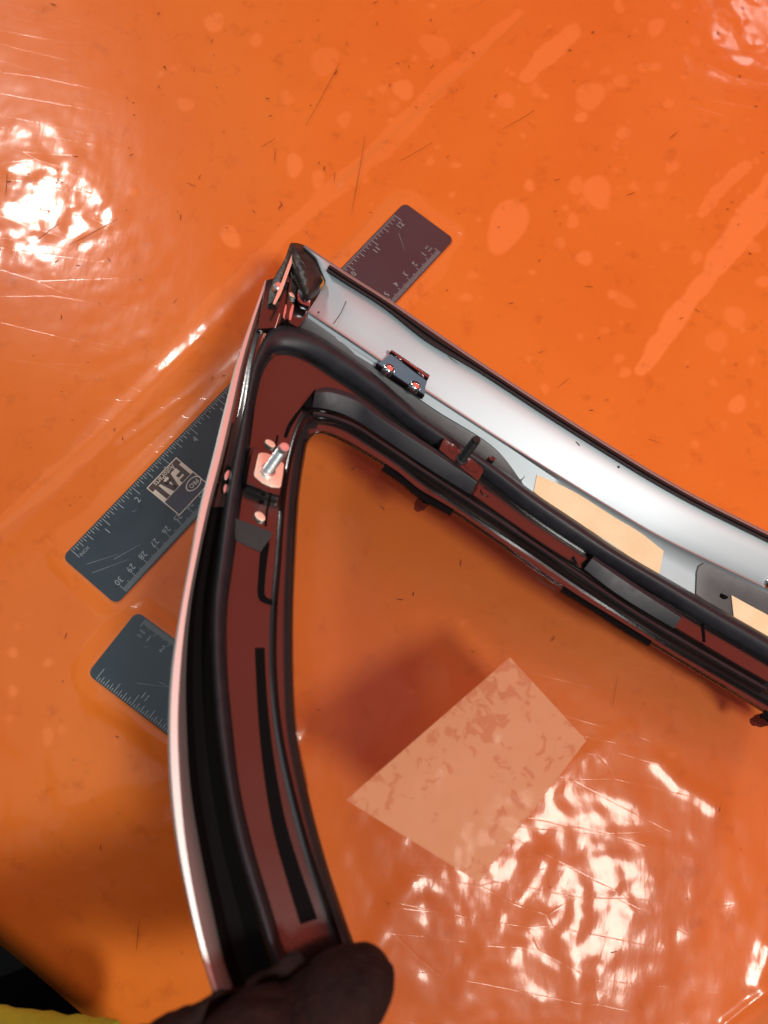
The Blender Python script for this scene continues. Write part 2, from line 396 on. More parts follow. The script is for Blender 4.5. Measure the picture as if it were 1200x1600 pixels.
mp2 = nt.nodes.new('ShaderNodeMapping'); mp2.inputs['Scale'].default_value = (.25, 1.6, 1); mp2.inputs['Rotation'].default_value = (0, 0, -.9)
nt.links.new(tc.outputs['Object'], mp2.inputs[0]); nt.links.new(mp2.outputs[0], wv.inputs['Vector'])
mr = nt.nodes.new('ShaderNodeMapRange'); mr.inputs[1].default_value = 0; mr.inputs[2].default_value = .012; mr.inputs[3].default_value = -.14; mr.inputs[4].default_value = 0
nt.links.new(wv.outputs['Distance'], mr.inputs[0])
ad = nt.nodes.new('ShaderNodeMath'); ad.operation = 'ADD'; nt.links.new(nz.outputs['Fac'], ad.inputs[0]); nt.links.new(mr.outputs[0], ad.inputs[1])
bp = nt.nodes.new('ShaderNodeBump'); bp.inputs['Strength'].default_value = .16; bp.inputs['Distance'].default_value = .001
nt.links.new(ad.outputs[0], bp.inputs['Height'])
nt.links.new(bp.outputs[0], gl.inputs['Normal'])
gh = nt.nodes.new('ShaderNodeBsdfGlossy'); gh.inputs['Roughness'].default_value = .34; nt.links.new(bp.outputs[0], gh.inputs['Normal'])
mg = nt.nodes.new('ShaderNodeMixShader'); mg.inputs[0].default_value = .45; nt.links.new(gl.outputs[0], mg.inputs[1]); nt.links.new(gh.outputs[0], mg.inputs[2])
nt.links.new(fr.outputs[0], ms.inputs[0]); nt.links.new(tr.outputs[0], ms.inputs[1]); nt.links.new(mg.outputs[0], ms.inputs[2]); nt.links.new(ms.outputs[0], out.inputs['Surface'])
film = link('plastic_film', grid_mesh('plastic_film', zf), 'clear_film')
tag(film, 'clear wrinkled plastic film stretched over the orange table and rulers', 'film')

# rulers
def text_mesh(body, size):
    cu = bpy.data.curves.new('t', 'FONT'); cu.body = body; cu.size = size; cu.align_x = 'CENTER'; cu.align_y = 'CENTER'; cu.resolution_u = 2
    ob = bpy.data.objects.new('t', cu); COL.objects.link(ob)
    dg = bpy.context.evaluated_depsgraph_get(); me = bpy.data.meshes.new_from_object(ob.evaluated_get(dg))
    bpy.data.objects.remove(ob); bpy.data.curves.remove(cu)
    return me
def place_text(name, body, size, centre, right, up, material, parent, sx=1., bold=0.):
    me = text_mesh(body, size); Mx = Matrix(((right[0]*sx, up[0], 0, centre[0]), (right[1]*sx, up[1], 0, centre[1]), (0, 0, 1, centre[2]), (0, 0, 0, 1)))
    me.transform(Mx); me.name = name
    me.materials.clear()
    return link(name, me, material, parent)
ZR = .0011
def ruler(fr, L0, L1, label, inch_fn, cm_fn, inch_rng, cm_rng, logo):
    o, a, n = fr
    P = lambda s, t, z=ZR: o+a*s+n*t+np.array([0, 0, z])
    e = empty('ruler', P((L0+L1)/2, RW/2, 0), label, 'ruler', None)
    rc = .0042; pts = []
    for (cs, ct, q0) in ((L1-rc, RW-rc, 0), (L0+rc, RW-rc, 90), (L0+rc, rc, 180), (L1-rc, rc, 270)):
        for q in np.linspace(q0, q0+90, 8): pts.append((cs+rc*math.cos(math.radians(q)), ct+rc*math.sin(math.radians(q))))
    V = [P(s, t, ZR) for s, t in pts]+[P(s, t, .0002) for s, t in pts]; k = len(pts)
    fc = [tuple(range(k)), tuple(range(2*k-1, k-1, -1))]+[(i, i+k, (i+1) % k+k, (i+1) % k) for i in range(k)]
    me = bpy.data.meshes.new('blade'); me.from_pydata([tuple(v) for v in V], [], fc); bm = bmesh.new(); bm.from_mesh(me); bmesh.ops.recalc_face_normals(bm, faces=bm.faces); bm.to_mesh(me); bm.free()
    link('blade', me, 'ruler', e)
    tv = []; tf = []
    def tick(s, t0, t1, wd):
        i = len(tv); z = ZR+.00012
        tv.extend([P(s-wd/2, t0, z), P(s+wd/2, t0, z), P(s+wd/2, t1, z), P(s-wd/2, t1, z)]); tf.append((i, i+1, i+2, i+3))
    for i in range(inch_rng[0]*16, inch_rng[1]*16+1):
        s = inch_fn(i/16)
        if L0+.004 < s < L1-.002: tick(s, .0006, .0006+(.0072 if i % 16 == 0 else .0058 if i % 8 == 0 else .0042 if i % 4 == 0 else .0036 if i % 2 == 0 else .0018), .00042)
    for i in range(cm_rng[0]*10, cm_rng[1]*10+1):
        s = cm_fn(i/10)
        if L0+.003 < s < L1-.003: tick(s, RW-.0006, RW-.0006-(.0052 if i % 10 == 0 else .0042 if i % 5 == 0 else .0030), .00034)
    tag(link('graduation_marks', mesh('graduation_marks', tv, tf), 'ruler_print', e), kind='stuff')
    zt = np.array([0, 0, .00012])
    for i in range(max(inch_rng[0], 0), inch_rng[1]+1):
        s = inch_fn(i)
        if L0+.006 < s < L1-.001:
            sg = np.sign(inch_fn(1)-inch_fn(0)); rt = a*sg; up = np.cross([0, 0, 1], rt)
            body = str(i) if i else 'INCH'; sz = .0058 if i else .0030
            place_text('numeral', body, sz, P(s+sg*.0002+(sg*.0042 if i == 0 else -sg*.0036), .0092 if i else .0075)+zt, rt, up, 'ruler_print', e, .9)
    for i in range(max(cm_rng[0], 0), cm_rng[1]+1):
        s = cm_fn(i)
        if L0+.005 < s < L1-.002:
            sg = np.sign(cm_fn(1)-cm_fn(0)); rt = a*sg; up = np.cross([0, 0, 1], rt)
            body = str(i) if i else 'mm\ncm'; sz = .0056 if i else .0028
            place_text('numeral', body, sz, P(s-sg*.0016 if i else s+sg*.0030, RW-.0086)+zt, rt, up, 'ruler_print', e, .9)
    if logo:
        s1 = logo[0]; s0 = logo[1]; t0, t1 = logo[2], logo[3]                # reads along -a, upper side towards the cm edge
        rt = -a; up = n; z1 = ZR+.0001; dz = .00008
        lg = link('logo', mesh('logo', [P(s0, t0, z1), P(s1, t0, z1), P(s1, t1, z1), P(s0, t1, z1)], [(0, 1, 2, 3)]), 'logo_cream', e)
        def rect(nm, sa, sb, ta, tb, mt, lev): return link(nm, mesh(nm, [P(sa, ta, z1+dz*lev), P(sb, ta, z1+dz*lev), P(sb, tb, z1+dz*lev), P(sa, tb, z1+dz*lev)], [(0, 1, 2, 3)]), mt, lg)
        H = t1-t0; bd = .0006; ta = t0+H*.17; tb = t0+H*.535
        rect('logo_strip', s0+bd, s1-bd, t0+bd, ta, 'logo_dark', 1); rect('logo_field', s0+bd, s1-bd, tb, t1-bd, 'logo_navy', 1)
        place_text('lettering', 'AutoParts', .0052, P((s0+s1)/2, t0+bd+(ta-t0-bd)*.5, z1+dz*2), rt, up, 'logo_cream', lg, .78)
        # F A I in bold strokes; x runs along rt from the right-hand end, y up
        W = (s1-s0)-2*bd; hh = tb-ta
        def LQ(nm, polys):
            V = []; Fq = []
            for poly in polys:
                i = len(V); V += [P(s1-bd-x*W, ta+hh*y, z1+dz*1.6) for x, y in poly]; Fq.append(tuple(range(i, i+len(poly))))
            link(nm, mesh(nm, V, Fq), 'logo_dark', lg)
        LQ('lettering', [[(.07, .0), (.185, .0), (.185, .96), (.07, .96)], [(.185, .72), (.36, .72), (.36, .96), (.185, .96)], [(.185, .36), (.33, .36), (.33, .58), (.185, .58)]])
        LQ('lettering', [[(.37, 0), (.475, 0), (.585, .96), (.48, .96)], [(.585, .96), (.53, .80), (.63, 0), (.735, 0), (.65, .96)], [(.47, .16), (.65, .16), (.635, .36), (.495, .36)]])
        LQ('lettering', [[(.79, 0), (.91, 0), (.91, .96), (.79, .96)]])
        cx = s1-bd-W*.20; cy = tb+(t1-tb)*.42
        ring = []; rf = []; nn = 28
        for i in range(nn):
            q = 2*math.pi*i/nn
            for rr in (1., .86): ring.append(P(cx-.0058*rr*math.cos(q), cy+.0036*rr*math.sin(q), z1+dz*2))
        for i in range(nn): rf.append((2*i, 2*i+1, (2*i+3) % (2*nn), (2*i+2) % (2*nn)))
        link('emblem_ring', mesh('emblem_ring', ring, rf), 'logo_cream', lg)
        place_text('lettering', 'PRO', .0042, P(cx, cy, z1+dz*2), rt, up, 'logo_cream', lg, .85)
    for (sa, ta_, sb, tb_2) in SCR.get(logo is not None, []):       # light scratches in the lacquer
        p, q = P(sa, ta_, ZR+.00015), P(sb, tb_2, ZR+.00015); d = q-p; nn2 = np.array([-d[1], d[0], 0])/np.linalg.norm(d)*.00012
        link('scratch', mesh('scratch', [p-nn2, p+nn2, q+nn2*.3, q-nn2*.3], [(0, 1, 2, 3)]), 'ruler_print', e)
    return e
SCR = {True: [(.296, .012, .288, .024), (.0, .014, .016, .024), (-.002, .020, .018, .031), (.040, .012, .043, .0135), (.075, .016, .077, .018), (.012, .024, .03, .030)], False: [(.02, .012, .035, .02), (.01, .03, .013, .032), (.03, .02, .05, .022)]}
def rst(fr, px, py):
    o, a, n = fr; d = tab(px, py)-o; return d@a, d@n
l_a = rst(R1, 276, 715.5); l_b = rst(R1, 230, 763); l_c = rst(R1, 280.5, 807)
ruler(R1, -.0065, .3175, 'long blue-grey ruler with a cream and navy printed logo, under the film', lambda i: .0254*i, lambda c: .3029-.01*c, (0, 12), (0, 30),
      ((l_a[0]), (l_b[0]+l_c[0])/2, (l_a[1]+l_b[1])/2, l_c[1]))
ruler(R2, -.006, .105, 'dark blue-grey ruler without logo, its square end beside the other ruler\'s end', lambda i: .0254*(12-i), lambda c: .01*c+.0012, (8, 12), (0, 9), None)

# hairs, crumbs and scratches on the film: uncountable litter
lv = []; lf = []
def hair(px, py, ang, L, wd, curve=0.):
    n = 6; base = len(lv)
    for i in range(n):
        t = i/(n-1)-.5; q = math.radians(ang+curve*t*60)
        x = px+math.cos(q)*L*t; y = py+math.sin(q)*L*t
        p = tab(x, y); a_, b_ = ab(p); ia = int(np.clip((a_-A0)/(A1-A0)*(na-1), 0, na-1)); ib = int(np.clip(b_/B1*(nb-1), 0, nb-1))
        if b_ < .03: continue
        z = zf[ia, ib]+.0003; q2 = tab(x-math.sin(q)*wd, y+math.cos(q)*wd)
        ww = (q2-p)*(1-abs(2*t)**2*.7)
        for s_, dz in ((-1, 0), (0, .00022), (1, 0)): v = p+ww*s_*.5; lv.append((v[0], v[1], z+dz))
    k = (len(lv)-base)//3
    for i in range(k-1):
        for j in range(2): lf.append((base+i*3+j, base+(i+1)*3+j, base+(i+1)*3+j+1, base+i*3+j+1))
for (x, y, q, L, wd) in [(561, 275, 100, 150, 1.3), (505, 150, 118, 130, 1.0), (430, 245, 95, 26, 1.2), (523, 278, 95, 20, 1.2), (440, 320, 60, 14, 1.6), (148, 365, 152, 100, 1.4),
                         (75, 365, 145, 60, 1.2), (12, 290, 95, 40, 2), (810, 190, 150, 70, 1.2), (650, 240, 150, 70, .9), (1052, 213, 140, 22, 1.5), (985, 305, 160, 18, 1.6), (870, 283, 165, 12, 2),
                         (920, 450, 5, 14, 1.6), (845, 552, 150, 10, 1.5), (1088, 487, 30, 12, 1.6), (258, 107, 40, 6, 4), (673, 33, 10, 4, 3), (890, 80, 20, 5, 4), (926, 52, 20, 5, 4), (1121, 53, 60, 5, 5), (1160, 14, 30, 5, 4),
                         (1155, 121, 70, 5, 4), (1171, 398, 50, 4, 4), (104, 1478, 110, 12, 2.5), (217, 1460, 95, 60, 1.6), (960, 1080, 100, 60, .8), (300, 290, 20, 18, 1), (275, 473, 130, 12, 1.3), (172, 408, 55, 12, 2),
                         (650, 170, 20, 5, 2), (700, 590, 150, 22, 1), (880, 600, 140, 30, 1), (1020, 690, 20, 20, 1), (420, 225, 150, 30, 1)]:
    hair(x, y, q, L*.85, wd*.5, .03)
for i in range(170):
    x = rng.uniform(5, 1195); y = rng.uniform(5, 800) if rng.random() < .75 else rng.uniform(800, 1500)
    hair(x, y, rng.normal(140, 40), 2+9*rng.random()**2, rng.uniform(.8, 1.4), rng.uniform(-.6, .6))
lint = link('lint', mesh('lint', lv, lf), 'lint'); tag(lint, 'dark hairs and crumbs scattered over the plastic film', 'lint', kind='stuff')

# ground below
gz = -.9
quadsheet('ground', [(-6, -6, gz), (6, -6, gz), (6, 6, gz), (-6, 6, gz)], 'ground')

# ================================================================== the car window
base = U(1150, 1000, -1.2)
win = empty('quarter_window', base, 'tilted black car quarter window with silver top trim, gripped by a hand', 'car window')

BI = [(470,1560),(442,1494),(420,1419),(392,1325),(371,1231),(360,1137),(352,1044),(352,950),(362,875),(376,770),(388,691),(399,612),(412,570),(432,550),(470,555),(525,588),(572,620),(627,662),(680,699),(742,738),(815,795),(872,835),(942,880),(1020,927),(1103,978),(1175,1020),(1295,1092)]
BO = [(445,1560),(422,1494),(399,1419),(371,1325),(352,1231),(338,1137),(331,1044),(330,950),(338,875),(353,770),(369,691),(386,612),(398,560),(428,509),(478,514),(547,555),(593,590),(647,637),(700,674),(760,714),(840,773),(900,813),(967,859),(1045,905),(1125,951),(1200,994),(1320,1065)]
L1 = [(562,1560),(537,1494),(512,1419),(480,1325),(454,1231),(435,1137),(427,1044),(428,950),(434,875),(442,770),(456,700),(466,668),(476,650),(489,640),(510,642),(545,652),(580,672),(620,698),(660,725),(712,758),(790,812),(850,853),(909,890),(985,942),(1070,992),(1144,1036),(1260,1102)]
L2 = [(568,1560),(543,1494),(518,1419),(486,1325),(460,1231),(441,1137),(433,1044),(434,950),(440,875),(448,770),(461,702),(470,678),(480,665),(492,660),(510,659),(545,668),(580,690),(620,716),(660,747),(712,782),(785,831),(845,870),(909,914),(975,958),(1060,1013),(1135,1057),(1255,1127)]
GE = [(588,1560),(560,1490),(534,1419),(504,1325),(480,1231),(462,1137),(457,1044),(457,950),(460,875),(466,775),(475,712),(480,690),(489,678),(503,674),(517,678),(540,689),(580,712),(620,738),(655,766),(708,797),(775,843),(835,886),(895,927),(970,973),(1060,1029),(1135,1074),(1255,1147)]
def mix(A, B, t): return [(a[0]+(b_[0]-a[0])*t, a[1]+(b_[1]-a[1])*t) for a, b_ in zip(A, B)]
nst = len(BI); arm = np.array([0]*10+[.05, .12, .25, .45, .75]+[1]*(nst-15))       # 0 on the side arm, 1 on the long arm
fw_ = -.30
panel = loft('inner_frame', [(mix(BI, L1, -.04), -.1), (mix(BI, L1, .05), fw_), (mix(BI, L1, .5), fw_), (mix(BI, L1, .90), fw_), (mix(BI, L1, .96), list(-.28+.16*arm)), (L1, list(-.22+.19*arm)),
                              (mix(L1, L2, .22), list(-.30+.08*arm)), (mix(L1, L2, .45), list(-.36-.02*arm)), (mix(L1, L2, .78), list(-.30+.06*arm)), (L2, list(-.24+.06*arm)), (mix(L2, GE, .3), list(-.30-.17*arm)), (mix(L2, GE, .9), -.50), (GE, -.62)],
             'black_plastic', win, 6, .25, 35)
crown = list(.25+.35*arm)
bead = loft('raised_bead', [(BO, list(-.8-.4*arm)), (mix(BO, BI, .05), list(-.35+.45*arm)), (mix(BO, BI, .14), list(-.02+.47*arm)), (mix(BO, BI, .26), list(.20+.36*arm)), (mix(BO, BI, .40), list(.25+.24*arm)), (mix(BO, BI, .58), list(.24+.08*arm)), (mix(BO, BI, .76), list(.14-.0*arm)),
                            (mix(BO, BI, .93), list(0.-.08*arm)), (mix(BO, BI, 1.02), -.30)], 'black_rubber', win, 6, 0, 60)
# side arm: gutter and bright strip
PO = [(335,1560),(315,1494),(296,1419),(277,1325),(266,1231),(263,1137),(268,1044),(282,950),(297,870),(312,792),(332,715),(351,637),(371,560),(392,500),(414,438)]
PI = [(346,1560),(326,1494),(309,1419),(293,1325),(284,1231),(280,1137),(284,1044),(294,950),(309,870),(326,792),(346,715),(364,637),(381,560),(398,500),(418,440)]
GI = [(372,1560),(349,1494),(332,1419),(313,1325),(298,1231),(292,1137),(291,1044),(298,950),(312,870),(329,792),(349,715),(367,637),(384,560),(402,500),(421,441)]
BOg = [(445,1560),(422,1494),(399,1419),(371,1325),(352,1231),(338,1137),(331,1044),(330,950),(339,870),(352,792),(366,715),(382,637),(398,560),(414,510),(432,462)]
loft('bright_edge_strip', [(PO, -1.2), (PO, -.32), (mix(PO, PI, .2), -.25), (mix(PO, PI, .85), -.25), (PI, -.32)], 'bright_trim', win, 6, .08)
loft('inner_edge_strip', [(mix(PI, GI, .0), -.36), (mix(PI, GI, .3), -.50), (mix(PI, GI, .8), -.80), (GI, -1.0)], 'bright_trim', win, 6, .08)
gdep = np.array([1]*8+[.9, .75, .55, .35, .2, .1, .1])
gut = loft('gutter', [(GI[:10], -.9), (mix(GI, BOg, .25)[:10], list(-.6-.9*gdep[:10])), (mix(GI, BOg, .6)[:10], list(-.6-.9*gdep[:10])), (mix(GI, BOg, .85)[:10], list(-.6-.4*gdep[:10])), (BOg[:10], -.6)], 'gutter_shade', win, 6, .15)
loft('corner_shoulder', [(GI[9:], list(-.45-.45*gdep[9:])), (mix(GI, BOg, .25)[9:], list(-.30-.9*gdep[9:])), (mix(GI, BOg, .6)[9:], list(-.22-.9*gdep[9:])), (mix(GI, BOg, .85)[9:], list(-.22-.6*gdep[9:])), (mix(GI, BOg, 1.1)[9:], list(-.25-.4*gdep[9:]))], 'black_plastic', win, 6, .15)
# bright little clip inside the gutter hole
slab('gutter_hole_shade', ellipse(353, 748, 6, 22, 10), -.55, -.75, 'black_matte', win, 0)  # black disc painting the shade inside the hole
slab('gutter_clip', ellipse(355, 742, 3.5, 8, 20), -.50, -.8, 'stud_metal', win)
slab('gutter_clip', ellipse(352, 763, 2.5, 7, 10), -.50, -.8, 'stud_metal', win)

# long arm: silver trim
O0 = [(476,382),(545,428),(608,468),(680,517),(760,571),(867,641),(967,704),(1033,744),(1100,781),(1200,831),(1320,890)]
K_ = [(481,487),(537,524),(597,565),(630,588),(690,627),(787,690),(880,748),(950,791),(1030,838),(1160,901),(1290,962)]
FB = [(481,495),(531,532),(590,570),(624,594),(684,634),(780,697),(868,766),(935,810),(1012,859),(1120,921),(1270,1005)]
FBE = [(477,500),(526,536),(586,573),(620,598),(680,640),(775,702),(842,786),(905,829),(975,876),(1095,946),(1240,1030)]
_kl = catmull(K_, 10)
def wsheet(px, py):                                         # level of the flange that slopes down from the trim's crease
    return -.02-.024*float(np.min(np.hypot(_kl[:, 0]-px, _kl[:, 1]-py)))
def perp(P, d):
    P = np.array(P, float); T = np.gradient(P, axis=0); T /= np.linalg.norm(T, axis=1)[:, None]
    return [tuple(p+np.array([-t[1], t[0]])*d) for p, t in zip(P, T)]
tw = np.linspace(1., 1.38, len(O0)); S2 = perp(O0, 17)
Q = [mix(S2, K_, t) for t in (.0, .33, .66)]
Q[0][0] = (494, 403); Q[1][0] = (509, 439); Q[2][0] = (496, 464)
loft('silver_trim', [(O0, -.5), (O0, list(1.12*tw)), (perp(O0, 3), list(1.20*tw)), (Q[0], list(1.12*tw)), (Q[1], list(.78*tw)), (Q[2], list(.43*tw)), (mix(Q[2], K_, .84), list(.10*tw)), (mix(Q[2], K_, .92), .085), (K_, .08), (mix(K_, FB, .3), [wsheet(*p) for p in mix(K_, FB, .3)]), (FB, [wsheet(*p) for p in FB]), (FBE, [wsheet(*p) for p in FBE])],
     'silver', win, 8, .10, 30)
So = perp(O0, 4)[:]; Si = perp(O0, 15)[:]
def sub(P, t0):                                             # start a rail part-way along its first span
    c = catmull(P, 20); i = int(t0*20); return [tuple(c[i])]+[tuple(p) for p in P[1:]]
So = sub(So, .62); Si = sub(Si, .62)
bulge = [0]*len(Si); Si = [(x-(2.5 if i == 3 else 0), y+(5 if i == 3 else 0)) for i, (x, y) in enumerate(Si)]
_q = [catmull(Q[0], 10), catmull(K_, 10)]
def wtrim(px, py):                                          # level of the silver band at a pixel
    d0 = float(np.min(np.hypot(_q[0][:, 0]-px, _q[0][:, 1]-py))); d1 = float(np.min(np.hypot(_q[1][:, 0]-px, _q[1][:, 1]-py)))
    return (.08+1.04*d1/(d0+d1))*float(np.interp(px, [480, 1300], [1., 1.38]))
sl = lambda v: list(v+1.2*(tw-1))
seal = loft('edge_seal', [(So, sl(1.20)), (mix(So, Si, .12), sl(1.42)), (mix(So, Si, .40), sl(1.44)), (mix(So, Si, .48), sl(1.28)), (mix(So, Si, .56), sl(1.28)), (mix(So, Si, .64), sl(1.44)), (mix(So, Si, .92), sl(1.40)), (Si, sl(1.05))], 'seal_rubber', win, 8, 0, 25)

for pts, wd in (([(541,470),(532,490),(521,506)], .9), ([(700,556),(712,566),(719,570)], .7), ([(900,690),(906,696)], 1.4), ([(497,487),(499,488.5)], 2.5), ([(966,728),(968,731)], 2.5)):
    strip('scratch', pts, wd, [wtrim(*p)+.05 for p in pts], 'lint', win, 3, .01)

# grey backing plates between trim and bead
gp = [(452,500),(478,494),(531,531),(590,569),(624,593),(684,633),(740,673),(787,706),(812,720),(821,731),(820,745),(812,756),(760,728),(690,680),(640,648),(590,608),(545,572),(505,545),(462,520)]
slab('backing_plate', gp, 0, -.10, 'grey_plate', win, 0, ws=[wsheet(*p)+.0 for p in gp])
gp2 = [(1089,894),(1092,885),(1100,880),(1112,884),(1140,898),(1186,921),(1260,955),(1300,1010),(1200,1000),(1130,958),(1088,928)]
plate2 = slab('backing_plate', gp2, 0, -.12, 'grey_plate', win, 0, ws=[wsheet(*p)+.10 for p in gp2])
slab('keyhole_shade', ellipse(1132, 931, 6.5, 3.4, 30), wsheet(1132, 931)+.13, wsheet(1132, 931), 'black_matte', plate2, 0)  # opening's dark painted as a black disc on the plate
# paper labels
def sheet3(name, pts, wl, material, parent, th=.02):
    return slab(name, pts, wl, wl-th, material, parent, 0)
for lt, lb, dw in (([(839,742),(870,755),(905,773),(960,808),(1000,832),(1037,861)], [(834,768),(862,790),(900,814),(948,845),(985,870),(1030,898)], .05),
                   ([(1143,930),(1172,946),(1200,961),(1262,996)], [(1147,966),(1174,984),(1200,1000),(1262,1034)], .16)):
    loft('paper_label', [(lt, [wsheet(*p)+dw for p in lt]), (lb, [wsheet(*p)+dw for p in lb])], 'paper', win, 4, .02)
# rib bars, bracket, studs
def bar(i0, pts_top, pts_low, wt, wl, name='rib_bar'):
    n = len(pts_top)
    Tt = pts_top; Tl = pts_low
    return loft(name, [(Tt, -.3), (Tt, wt-.03), (mix(Tt, Tl, .04), wt), (mix(Tt, Tl, .20), wt), (mix(Tt, Tl, .26), wt-.03), (mix(Tt, Tl, .96), wl), (Tl, wl-.12)], 'black_rubber', win, 6, 0, 24)
bt = [(493,609),(510,605),(535,610),(560,620),(580,636),(620,663),(680,701),(748,748)]
bl = [(488,637),(508,640),(530,646),(556,658),(578,672),(618,699),(672,735),(735,774)]
bar1 = bar(0, bt, bl, .62, .02)
slab('end_face', [(748,748),(735,774),(735,779),(746,764)], 0, -.3, 'black_plastic', win, 0, ws=[.6, .02, -.25, -.25])
b2t = [(928,869),(975,900),(1020,930),(1067,961)]; b2l = [(912,890),(958,925),(1005,955),(1053,983)]
bar2 = bar(0, b2t, b2l, .50, .02)
slab('end_face', [(928,869),(912,890),(907,885),(923,866)], 0, -.3, 'black_matte', win, 0, ws=[.45, .02, -.2, -.2])
slab('bar_notch', [(897,868),(920,872),(912,888),(905,886)], -.1, -.4, 'black_plastic', win, .0003)
for pts in ([(490,642),(520,648),(556,662),(600,690),(660,730),(735,779),(800,822),(909,896),(985,948),(1070,999),(1200,1074)],):
    strip('lip_seal', perp(pts, 3), 4.0, -.02, 'black_rubber', win, 8, .2)
br = [(694,683),(726,705),(757,728),(756,737),(747,752),(716,727),(686,702)]
bracket = slab('stud_bracket', br, .70, -.2, 'black_plastic', win, .0008)
slab('pressed_disc', ellipse(737, 726, 15, 9, 35), .74, .66, 'black_plastic', bracket, .0003)
slab('pressed_disc', ellipse(708, 700, 9, 7, 35), .73, .66, 'black_plastic', bracket, .0003)
def thread(name, base_px, tip_px, wb, r, material, parent, ln=2.3):
    b0 = U(base_px[0], base_px[1], wb)
    tip = U(tip_px[0], tip_px[1], wb+ln); best = float(np.linalg.norm(tip-b0))
    prof = [(0, r*1.35), (.0012, r*1.35), (.0016, r)]; t = .002
    while t < best-.003: prof += [(t, r), (t+.00035, r*.86), (t+.0007, r)]; t += .0010
    prof += [(best-.0022, r*.9), (best-.0004, r*.9), (best, r*.78)]
    return rod(name, b0, tip, prof, material, parent)
def proj(p):
    v = np.array(p)-CAM; D = v@FWD; return 600+F*(v@RIGHT)/D, 800-F*(v@UP)/D
thread('threaded_stud', (721, 718), (745, 686), .66, .0024, 'seal_rubber', bracket)
slab('clip_nub', ellipse(769, 716, 6, 3.5, 25), .62, .1, 'black_plastic', win, .0004)
slab('pressed_disc', ellipse(760, 768, 9, 6, 30), -.22, -.32, 'black_plastic', win, .0004)
strip('panel_joint', [(1098,976), (1100,990), (1101,1003)], 3.4, -.25, 'black_matte', win, 3, .05)
# mounting block with stud on the side arm
blk = slab('mounting_block', [(395,698),(416,700),(434,706),(447,718),(443,748),(437,775),(410,766),(384,756)], .45, -.35, 'black_plastic', win, .0010)
plate = slab('stud_plate', [(404,709),(408,707),(416,707.5),(428,712),(441,722),(444,725),(442,742),(439,760),(436,762),(424,761),(410,755),(398,745),(397,741),(401,722)], .50, .40, 'plate_metal', blk, .0003)
thread('threaded_stud', (418, 736), (445, 698), .50, .0027, 'stud_metal', plate)
slab('block_slot_shade', [(380,700),(384,699),(376,765),(372,763)], -.05, -.3, 'black_matte', win, 0)  # dark slots beside the block, their shade painted as black slivers
slab('block_slot_shade', [(388,700),(392,699),(383,757),(379,755)], .1, -.3, 'black_matte', win, 0)
slab('push_pin', ellipse(422.5, 692.5, 9, 4.6, 33), -.12, -.3, 'plate_metal', win, .0003)
slab('push_pin', ellipse(406.5, 806.5, 9.5, 6, 38), -.12, -.3, 'plate_metal', win, .0003)
slab('pin_hole_shade', ellipse(408, 784, 4.5, 3.5, 10), -.28, -.33, 'black_matte', win, 0)  # shade of a small hole, laid on the panel in black
slab('recess_face', [(367,810),(397,820),(425,832),(423,840),(407,862),(386,853),(366,843)], 0, -.15, 'seal_rubber', win, 0, ws=[.05, .05, .05, .0, -.26, -.27, -.27])
strip('slot_shade', [(415,848),(411,880),(409,905),(408,925),(410,934),(418,939),(431,943)], [13,12,11,11,11,9,8], -.27, 'black_matte', win, 4, .03)  # slots are flat black strips painting their inner shade; no recess is cut
strip('slot_shade', [(421,782),(417,800),(415,822)], 3.5, -.27, 'black_matte', win, 4, .03)
strip('slot_shade', [(434,680),(432,690),(430,700)], 3, -.25, 'black_matte', win, 4, .03)
strip('slot_shade', [(474,634),(462,650),(452,666),(446,682)], [3,5,6,5.5], -.24, 'black_matte', win, 5, .03)
strip('slot_shade', [(406,1012),(408,1060),(412,1120),(421,1200),(437,1290),(460,1370),(483,1440)], [15,15,16.5,19,22,25,28], -.26, 'black_matte', win, 6, .03)
slab('rib_gap_shade', [(473,632),(492,608),(496,616),(487,637),(480,636)], .1, -.3, 'black_matte', win, 0)  # black filler painting the shade in the gap at the rib's end
# clip with two rivets
def clip(dx, dy):
    c = lambda L: [(x+dx, y+dy) for x, y in L]
    pl = slab('trim_clip', c([(611,552),(640,571),(669,591),(665,604),(664,618),(638,602),(614,586),(588,567),(600,562)]), .42, -.05, 'dark_chrome', win, .0006, ws=[.75,.75,.75,.45,.30,.22,.22,.22,.42])
    slab('clip_lip', c([(610,548),(612,546),(672,586),(670,591)]), .92, .6, 'dark_chrome', pl, .0004)
    for (x, y) in ((607, 577), (648, 604)):
        b0 = U(x+dx, y+dy, .28); r = .0035
        rod('rivet', b0-N*.002, b0+N*.004, [(0, r)]+[(.002+.0026*math.sin(q), r*math.cos(q)) for q in np.linspace(0, 1.45, 7)], 'chrome', pl, 20)
clip(0, 0); clip(596, 333)

# corner end piece
dome_o = [(455,379),(466,380),(477,384),(486,392),(493,402),(499,414),(504,428),(509,441),(503,452),(488,466),(476,470),(468,455),(462,438),(456,420),(452,400)]
cx, cy = 484, 428
V = []; Fs = []; rings = 6; nn = len(dome_o)
dn = catmull([(x, y) for x, y in dome_o+[dome_o[0]]], 3)[:-1]; nn = len(dn)
for r_ in range(rings):
    s = 1-r_/rings; hgt = .55+.75*math.sqrt(max(0, 1-s*s))
    for x, y in dn: V.append(U(cx+(x-cx)*s, cy+(y-cy)*s, hgt+(.04*noise.noise((x*.12, y*.12, r_*.4)))))
V.append(U(cx, cy, 1.30))
for r_ in range(rings-1):
    for i in range(nn): Fs.append((r_*nn+i, r_*nn+(i+1) % nn, (r_+1)*nn+(i+1) % nn, (r_+1)*nn+i))
for i in range(nn): Fs.append(((rings-1)*nn+i, (rings-1)*nn+(i+1) % nn, len(V)-1))
nb0 = len(V)
for x, y in dn: V.append(U(x, y, .55)-N*.014)
